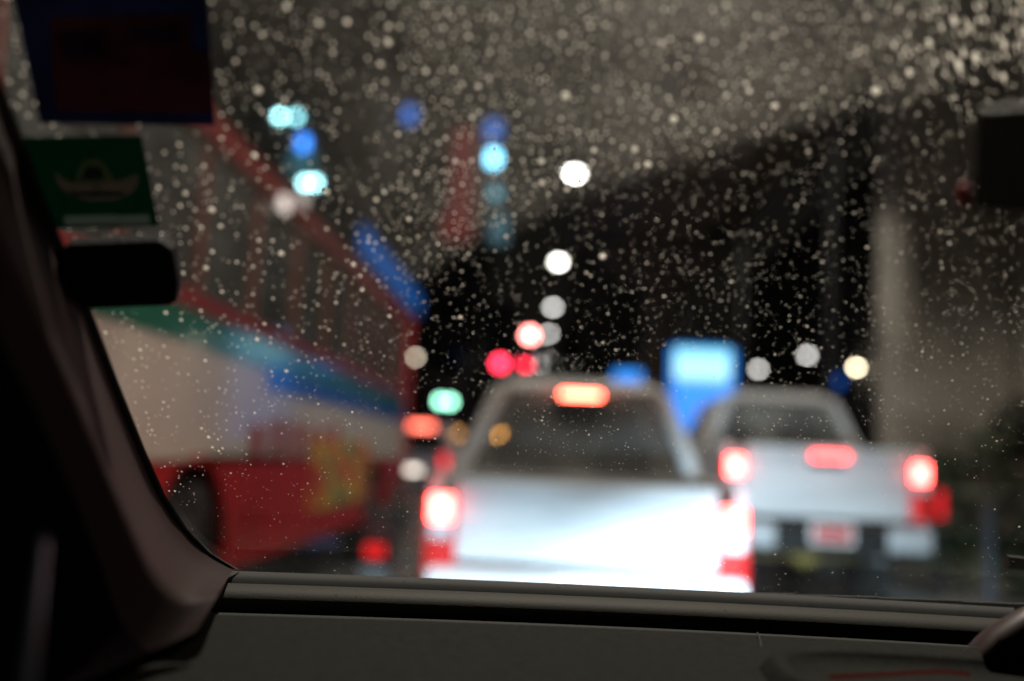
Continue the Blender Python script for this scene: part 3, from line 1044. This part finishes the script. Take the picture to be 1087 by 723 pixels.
strip([(1.03, 1.060), (1.0, 1.071), (.985, 1.0745), (.975, 1.069), (.972, 1.060)], 'cowl_seal', M_rubber)
strip([(.975, 1.0640), (.965, 1.0662), (.952, 1.0615), (.946, 1.0560), (.944, 1.046)], 'defroster_strip', mat('dash_strip', (.024, .0225, .018), .65, spec=.2, bump=.06, bscale=500))
strip([(.947, 1.050), (.945, 1.044), (.88, 1.044), (.876, 1.049)], 'dash_groove', M_dashd)
strip([(.884, 1.040), (.880, 1.0515), (.872, 1.0535), (.85, 1.0535), (.78, 1.049), (.70, 1.043), (.62, 1.030), (.55, .99), (.50, .90)], 'dashboard', M_dash)
# seam across the pad and the raised pod around a shallow recess
seam = [at(804, 672, .86), at(808, 684, .83), at(806, 700, .795), at(809, 716, .765), at(816, 735, .72)]
mb = MB()
for a_, b_ in zip(seam[:-1], seam[1:]):
    mb.cyl(a_ - OFF, b_ - OFF, .0009, n=6)
mb.build('dash_seam', M_dashd, car)


def dashz(x, y):
    y = y + KC * (x - XC) ** 2
    P = [(.50, .90), (.55, .99), (.62, 1.030), (.70, 1.043), (.78, 1.049), (.85, 1.0535), (.872, 1.0535)]
    for (a_, b_), (c__, d_) in zip(P[:-1], P[1:]):
        if y <= c__:
            return b_ + (d_ - b_) * max(0, (y - a_)) / (c__ - a_)
    return P[-1][1]


# oval recess rim
cx, cy_ = .30, .735
mb = MB()
rows_ = []
for i in range(49):
    a_ = 2 * math.pi * i / 48
    q_ = []
    for rr, dz in ((1.12, -.001), (1.06, .008), (1.0, .0115), (.94, .007), (.86, .0012), (.45, .0008), (.02, .0008)):
        sx_ = abs(math.cos(a_)) ** .6 * (1 if math.cos(a_) >= 0 else -1)
        sy_ = abs(math.sin(a_)) ** .6 * (1 if math.sin(a_) >= 0 else -1)
        x, y = cx + .125 * rr * sx_, cy_ + .055 * rr * sy_
        q_.append((x - OFF.x, y, dashz(x, y) + dz + .011 - .010 * (x + .3)))
    rows_.append(q_)
mb.loft(rows_)
mb.build('dash_recess', M_dash, car, smooth=True)
# hood over the instruments, tinted red for gauge light; a glowing rod adds their reflection
hp = [at(1036, 686, .80), at(1052, 668, .80), at(1087, 646, .80), at(1150, 622, .80), at(1260, 610, .80), at(1400, 640, .80)]
mb = MB()
rows_ = []
for p in hp:
    rows_.append([p - OFF + Vector((0, .03, -.012)), p - OFF + Vector((0, .014, -.003)), p - OFF, p - OFF + Vector((0, -.012, -.004)), p - OFF + Vector((0, -.014, -.012))])
mb.loft(rows_).build('instrument_hood', mat('hood_skin', (.022, .004, .003), .5), car, smooth=True)
mb = MB()
mb.loft([[p - OFF + Vector((0, -.006, -.008)), Vector((p.x - OFF.x + .01, p.y - .004, 1.02))] for p in hp]).build('instrument_face', M_black, car)
gp = [at(880, 719, .72), at(1000, 713, .72), at(1030, 716, .72)]
mb = MB()
for a_, b_ in zip(gp[:-1], gp[1:]):
    mb.cyl(a_ - OFF, b_ - OFF, .0013, n=6)
mb.build('gauge_glow_edge', emat('gauge_red', (.35, .03, .02), .10), car)
# door, roof, bonnet, lamps, wiper
MB().box((-.37 - .60, .25, .62), (.06, 1.5, .80), .02).build('door_panel', M_black, car)
MB().box((-.37 - .52, .10, 1.46), (.05, 1.2, .06), .02).build('door_frame', M_black, car)
a_, b_ = at(44, 572, .45), at(22, 740, .42)
MB().cyl(a_ - OFF, b_ - OFF, .003, .005, n=10).build('grab_handle', mat('satin_trim', (.03, .035, .045), .35, metal=.8), car)
MB().box((0, -.70, 1.70), (1.5, 2.2, .05), .02).build('roof', M_black, car)
bon = [[(x, y, z - .12 * abs(x) ** 2) for x in [(-.8 + .1 * i) for i in range(17)]] for y, z in ((1.05, 1.01), (1.3, .99), (1.7, .94), (2.1, .88), (2.25, .80), (2.30, .62))]
MB().loft(bon).build('bonnet', mat('own_paint', (.05, .05, .055), .25, coat=.6), car, smooth=True)
for s in (-1, 1):
    hl = MB().ball((s * .62, 2.25, .66), (.16, .08, .08)).build('headlight', M_clear, car, smooth=True)
    lamp('headlight_beam', 'SPOT', (s * .62, 2.36, .66), 1350 if s < 0 else 2900, (.64, .86, 1), hl, ((.04 if s < 0 else .09), 1, -.36 if s < 0 else -.31), spot_size=R(60), spot_blend=.85, shadow_soft_size=.05)
# wiper parked low on the glass
mb = MB()
wp = [ws(.09 + i * .08, -.012 + .006 * math.sin(math.pi * i / 10), .006) - OFF for i in range(11)]
for p, q in zip(wp[:-1], wp[1:]):
    mb.cyl(p, q, .0025, .0035, n=8)
mb.build('wiper_blade', M_rubber, car)
mb = MB()
wp = [ws(.45, .03, .03) - OFF, ws(.75, .005, .03) - OFF, ws(1.0, -.03, .02) - OFF]
for p, q in zip(wp[:-1], wp[1:]):
    mb.cyl(p, q, .007, n=8)
mb.build('wiper_arm', M_black, car)
# rear-view mirror at the right of the frame
a_, b_, c_, d_ = at(1041, 118, .50), at(1160, 112, .46), at(1160, 226, .46), at(1036, 218, .50)
mb = MB()
mb.loft([[a_ - OFF, b_ - OFF], [d_ - OFF, c_ - OFF]])
mir = MB()
mf = [a_, b_, c_, d_]
ctr = sum(mf, Vector()) / 4
n_ = (EYE - ctr).normalized()
ring0 = [ctr + (p - ctr) * 1.0 - OFF for p in mf]
ring1 = [ctr + (p - ctr) * 1.10 - OFF - n_ * .002 for p in mf]
ring2 = [ctr + (p - ctr) * 1.12 - OFF - n_ * .03 for p in mf]
ring3 = [ctr + (p - ctr) * .8 - OFF - n_ * .05 for p in mf]
mir.loft([ring1, ring2, ring3], close=True, caps=True)
mo = mir.build('rear_view_mirror', M_black, car, bevel=.004)
mb.build('mirror_glass', mat('mirror_face', (.16, .15, .13), .5, metal=.3), mo)
MB().cyl(ctr - n_ * .04 - OFF, Vector(ws(.33, .62)) - OFF, .012, n=10).build('mirror_stem', M_black, mo)
p_ = at(1023, 208, .55)  # red bead put in for a small red blur
t = empty('hanging_charm', p_, 'small red charm hanging beside the rear-view mirror', 'charm')
MB().ball((0, 0, 0), (.004, .004, .008)).build('bead', mat('charm_red', (.5, .02, .03), .4), t, smooth=True)
MB().cyl((0, 0, .006), (.004, 0, .12), .0005, n=5).build('string', mat('charm_string', (.12, .02, .02), .7), t)

# ------------------------------------------------------------------ stickers on the glass
def sheet(quad, off, nx=8):
    """quad of photo points laid on the inside of the windscreen; returns grid rows"""
    xv = [ws_hit(*q) for q in quad]
    rows_ = []
    for i in range(nx + 1):
        s = i / nx
        row_ = []
        for j in range(nx + 1):
            q = j / nx
            x = (1 - s) * ((1 - q) * xv[0][0] + q * xv[1][0]) + s * ((1 - q) * xv[3][0] + q * xv[2][0])
            v = (1 - s) * ((1 - q) * xv[0][1] + q * xv[1][1]) + s * ((1 - q) * xv[3][1] + q * xv[2][1])
            row_.append((x, v))
        rows_.append(row_)
    return [[ws(x, v, off) for x, v in row_] for row_ in rows_]


def solid_sheet(quad, off, th, name, m_, parent=None):
    a_ = sheet(quad, off)
    mb = MB()
    mb.loft(a_)
    o_ = mb.build(name, m_, parent, smooth=True)
    so = o_.modifiers.new('s', 'SOLIDIFY')
    so.thickness = th
    so.offset = 0
    return o_


def stick(name, col, _r=.6, noise=0, nscale=20, clear=.12):
    m_ = mat(name, col, .6, noise=noise, nscale=nscale)
    n = m_.node_tree
    p = n.nodes['Principled BSDF']
    tr = n.nodes.new('ShaderNodeBsdfTranslucent')
    tr.inputs[0].default_value = (*col, 1)
    if noise:
        n.links.new(p.inputs['Base Color'].links[0].from_socket, tr.inputs[0])
    tp = n.nodes.new('ShaderNodeBsdfTransparent')
    tp.inputs[0].default_value = (*[min(1, c_ * 3 + .1) for c_ in col], 1)
    a1 = n.nodes.new('ShaderNodeMixShader')
    a1.inputs[0].default_value = .7
    a2 = n.nodes.new('ShaderNodeMixShader')
    a2.inputs[0].default_value = clear
    n.links.new(p.outputs[0], a1.inputs[1])
    n.links.new(tr.outputs[0], a1.inputs[2])
    n.links.new(a1.outputs[0], a2.inputs[1])
    n.links.new(tp.outputs[0], a2.inputs[2])
    n.links.new(a2.outputs[0], n.nodes['Material Output'].inputs[0])
    return m_


def inside(pt, poly):
    x, y = pt
    c_ = False
    for (x0, y0), (x1, y1) in zip(poly, poly[1:] + poly[:1]):
        if (y0 > y) != (y1 > y) and x < (x1 - x0) * (y - y0) / (y1 - y0) + x0:
            c_ = not c_
    return c_


def printed(quad, name, base_m, prints, parent):
    """one thin sheet of vinyl; faces inside a printed outline take the print's ink"""
    g_ = sheet(quad, -.003, 110)
    me = bpy.data.meshes.new(name)
    n_ = len(g_)
    me.from_pydata([tuple(p) for row_ in g_ for p in row_], [], [(a_ * n_ + b_, a_ * n_ + b_ + 1, (a_ + 1) * n_ + b_ + 1, (a_ + 1) * n_ + b_) for a_ in range(n_ - 1) for b_ in range(n_ - 1)])
    me.materials.append(base_m)
    for poly, m_ in prints:
        me.materials.append(m_)
    for p in me.polygons:
        pt = proj(p.center)
        for k_, (poly, m_) in enumerate(prints):
            if inside(pt, poly):
                p.material_index = k_ + 1
        p.use_smooth = True
    o_ = bpy.data.objects.new(name, me)
    COL.objects.link(o_)
    o_.parent = parent
    so = o_.modifiers.new('s', 'SOLIDIFY')
    so.thickness = .0006
    return o_


M_st_navy = stick('sticker_navy', (.022, .026, .06), noise=.3, nscale=30)
M_st_mar = stick('sticker_maroon', (.05, .02, .026), noise=.4, nscale=24)
M_st_dk = stick('sticker_dark', (.025, .016, .028), noise=.3, nscale=24)
s1 = empty('windscreen_sticker', (0, 0, 0), 'large navy and maroon sticker at the top corner of the windscreen', 'sticker', 'stickers on the windscreen')
printed([(14, -12), (222, -14), (230, 131), (45, 128)], 'sticker_sheet', M_st_navy,
        [([(52, 18), (202, 14), (205, 52), (226, 58), (226, 120), (60, 118)], M_st_mar), ([(60, 34), (108, 30), (112, 60), (70, 64)], M_st_dk), ([(138, 26), (190, 26), (190, 46), (138, 46)], M_st_dk)], s1)
s2 = empty('windscreen_sticker', (0, 0, 0), 'green square sticker with a pale boat emblem and white bar', 'sticker', 'stickers on the windscreen')
M_em = stick('emblem_pale', (.10, .088, .076))
M_em2 = stick('emblem_olive', (.07, .08, .05))
M_em3 = stick('emblem_shadow', (.02, .028, .028))  # dark ink of the emblem print
M_bar = stick('emblem_bar', (.12, .14, .135))
printed([(24, 143), (152, 141), (170, 237), (58, 240)], 'sticker_sheet', stick('sticker_green', (.005, .055, .032)),
        [([(80, 192), (84, 178), (92, 169), (106, 169), (114, 178), (122, 192)], M_em2), ([(86, 190), (92, 176), (106, 176), (112, 190)], M_em3),
         ([(58, 182), (68, 190), (84, 194), (126, 192), (146, 184), (147, 194), (140, 205), (122, 212), (96, 213), (74, 207), (62, 196)], M_em),
         ([(72, 203), (134, 203), (128, 208), (78, 208)], M_em3), ([(98, 196), (106, 196), (106, 202), (98, 202)], M_em2),
         ([(68, 229), (158, 227), (160, 237), (69, 239)], M_bar)], s2)
s3 = empty('toll_tag', (0, 0, 0), 'black rounded tag stuck under the green sticker', 'tag')
q = [(72, 258), (80, 249), (176, 245), (190, 256), (196, 292), (194, 308), (186, 313), (104, 316), (90, 308)]
xv = [ws_hit(*p) for p in q]
mb = MB()
va = [mb.bm.verts.new(ws(x, v, -.003)) for x, v in xv]
vb = [mb.bm.verts.new(ws(x, v, -.014)) for x, v in xv]
mb.bm.faces.new(va)
mb.bm.faces.new(vb)
for i in range(len(q)):
    mb.bm.faces.new((va[i], va[(i + 1) % len(q)], vb[(i + 1) % len(q)], vb[i]))
mb.build('tag_case', M_black, s3, bevel=.0015)

# ------------------------------------------------------------------ rain on the windscreen
ARC = [(380, 345), (440, 300), (500, 262), (560, 232), (640, 200), (760, 160), (900, 118), (1087, 78), (1500, 30)]


def y_arc(x):
    if x <= ARC[0][0]:
        return ARC[0][1] + (ARC[0][0] - x) * 1.0
    for (x0, y0), (x1, y1) in zip(ARC[:-1], ARC[1:]):
        if x <= x1:
            return y0 + (y1 - y0) * (x - x0) / (x1 - x0)
    return 30


def sstep(a_, b_, x):
    t_ = max(0, min(1, (x - a_) / (b_ - a_)))
    return t_ * t_ * (3 - 2 * t_)


def water_mat():
    m_ = bpy.data.materials.new('rain_water')
    m_.use_nodes = True
    n = m_.node_tree
    n.nodes.clear()
    g_ = n.nodes.new('ShaderNodeBsdfRefraction')
    g_.inputs['Roughness'].default_value = .30
    g_.inputs['IOR'].default_value = 1.33
    tr = n.nodes.new('ShaderNodeBsdfTranslucent')
    tr.inputs[0].default_value = (.97, .92, .82, 1)
    tp = n.nodes.new('ShaderNodeBsdfTransparent')
    mx = n.nodes.new('ShaderNodeMixShader')
    mx.inputs[0].default_value = .72
    mx2 = n.nodes.new('ShaderNodeMixShader')
    mx2.inputs[0].default_value = .05
    o_ = n.nodes.new('ShaderNodeOutputMaterial')
    n.links.new(g_.outputs[0], mx.inputs[1])
    n.links.new(tr.outputs[0], mx.inputs[2])
    n.links.new(mx.outputs[0], mx2.inputs[1])
    n.links.new(tp.outputs[0], mx2.inputs[2])
    n.links.new(mx2.outputs[0], o_.inputs[0])
    return m_


def raindrops():
    verts, faces = [], []
    NS = 8
    n0 = Vector((0, math.sin(SL), math.cos(SL)))
    up = Vector((0, -math.cos(SL), math.sin(SL)))
    ex = Vector((1, 0, 0))
    random.seed(11)
    cnt = 0
    cells = {}
    for k in range(90000):
        x = random.uniform(-.42, 1.05)
        v = random.uniform(.0, .80)
        if x < edge_x(v) + .002:
            continue
        p = ws(x, v, .0008)
        px, py = proj(p)
        if px < -60 or px > 1250 or py < -120:
            continue
        d_ = (p - EYE).length
        above = sstep(15, -25, py - y_arc(px))
        den = .40 * (1 - above) + .92 * above
        if py > 380:
            den *= 1 - .55 * sstep(380, 540, py)
        if px > 520 and py > 500:
            den *= .45
        if px < 420 and py < y_arc(px):
            den = .26 if py > 120 else .46
        # clumps
        den *= .85 + .3 * (.5 + .5 * math.sin(px * .021 + 2 * math.sin(py * .017)))
        if random.random() > den:
            continue
        rr = .00034 * math.exp(random.gauss(0, .46))
        rr *= 1 + .9 * above
        rr *= 1 - .22 * sstep(300, 420, py)
        if random.random() < .015:
            rr *= 1.7
        rr = min(rr, .0027)
        ck = (int(x / .006), int(v / .006))
        if any((x - qx) ** 2 + (v - qv) ** 2 < (1.25 * (rr + qr) + .0012 * above) ** 2 for a_ in (-1, 0, 1) for b_ in (-1, 0, 1) for qx, qv, qr in cells.get((ck[0] + a_, ck[1] + b_), ())):
            continue
        cells.setdefault(ck, []).append((x, v, rr))
        hgt = rr * random.uniform(.5, .75)
        st = 1 + 1.8 * sstep(880, 1060, px) * sstep(170, 60, py)
        ang = random.uniform(-.3, .3)
        e1 = ex * math.cos(ang) + up * math.sin(ang)
        e2 = -ex * math.sin(ang) + up * math.cos(ang)
        if st > 1.05:
            e2 = (up * .86 - ex * .5).normalized()
            e1 = (ex * .86 + up * .5).normalized()
        base = len(verts)
        for rk, hk in ((1.0, 0), (.86, .5), (.5, .87)):
            for i in range(NS):
                a_ = 2 * math.pi * i / NS
                verts.append(p + e1 * (rr * rk * math.cos(a_)) + e2 * (rr * st * rk * math.sin(a_)) + n0 * (hgt * hk))
        verts.append(p + n0 * hgt)
        for q_ in range(2):
            for i in range(NS):
                j = (i + 1) % NS
                faces.append((base + q_ * NS + i, base + q_ * NS + j, base + (q_ + 1) * NS + j, base + (q_ + 1) * NS + i))
        top = base + 3 * NS
        for i in range(NS):
            faces.append((base + 2 * NS + i, base + 2 * NS + (i + 1) % NS, top))
        cnt += 1
    me = bpy.data.meshes.new('raindrops')
    me.from_pydata([tuple(v) for v in verts], [], faces)
    for p in me.polygons:
        p.use_smooth = True
    me.materials.append(water_mat())
    o_ = bpy.data.objects.new('raindrops', me)
    COL.objects.link(o_)
    tag(o_, 'fine raindrops scattered all over the outside of the windscreen', 'raindrops', kind='stuff')
    print('drops', cnt)


raindrops()

# misty water film left outside the sweep of the wiper
def film():
    NXF, NVF = 90, 60
    verts, faces, dens = [], [], []
    for i in range(NVF + 1):
        v = .05 + .77 * i / NVF
        xe = edge_x(v) + .004
        for j in range(NXF + 1):
            x = xe + (XR - .02 - xe) * j / NXF
            p = ws(x, v, .0006)
            px, py = proj(p)
            a_ = sstep(14, -22, py - y_arc(px))
            a_ *= .30 + .70 * sstep(230, 620, px)
            a_ *= 1 - .75 * sstep(820, 1050, px)
            a_ *= .55 + .45 * sstep(330, 60, py)
            if px < 430:
                a_ *= sstep(420, 200, py)
            verts.append(tuple(p))
            dens.append(a_)
    for i in range(NVF):
        for j in range(NXF):
            b_ = i * (NXF + 1) + j
            faces.append((b_, b_ + 1, b_ + NXF + 2, b_ + NXF + 1))
    me = bpy.data.meshes.new('water_film')
    me.from_pydata(verts, [], faces)
    at_ = me.attributes.new('film', 'FLOAT', 'POINT')
    at_.data.foreach_set('value', dens)
    for p in me.polygons:
        p.use_smooth = True
    m_ = bpy.data.materials.new('water_film')
    m_.use_nodes = True
    n = m_.node_tree
    n.nodes.clear()
    att = n.nodes.new('ShaderNodeAttribute')
    att.attribute_name = 'film'
    tc = n.nodes.new('ShaderNodeTexCoord')
    nz = n.nodes.new('ShaderNodeTexNoise')
    nz.inputs['Scale'].default_value = 22
    nz.inputs['Detail'].default_value = 5
    mr = n.nodes.new('ShaderNodeMapRange')
    mr.inputs[1].default_value = .3
    mr.inputs[2].default_value = .7
    mr.inputs[3].default_value = .02
    mr.inputs[4].default_value = .085
    ml = n.nodes.new('ShaderNodeMath')
    ml.operation = 'MULTIPLY'
    tp = n.nodes.new('ShaderNodeBsdfTransparent')
    tr = n.nodes.new('ShaderNodeBsdfTranslucent')
    tr.inputs[0].default_value = (.90, .87, .80, 1)
    mx = n.nodes.new('ShaderNodeMixShader')
    o_ = n.nodes.new('ShaderNodeOutputMaterial')
    n.links.new(tc.outputs['Object'], nz.inputs['Vector'])
    n.links.new(nz.outputs['Fac'], mr.inputs[0])
    n.links.new(mr.outputs[0], ml.inputs[0])
    n.links.new(att.outputs['Fac'], ml.inputs[1])
    n.links.new(ml.outputs[0], mx.inputs[0])
    n.links.new(tp.outputs[0], mx.inputs[1])
    n.links.new(tr.outputs[0], mx.inputs[2])
    n.links.new(mx.outputs[0], o_.inputs[0])
    me.materials.append(m_)
    ob = bpy.data.objects.new('water_film', me)
    COL.objects.link(ob)
    tag(ob, 'thin misty water film left beyond the wiper sweep on the glass', 'water film', kind='stuff')


film()
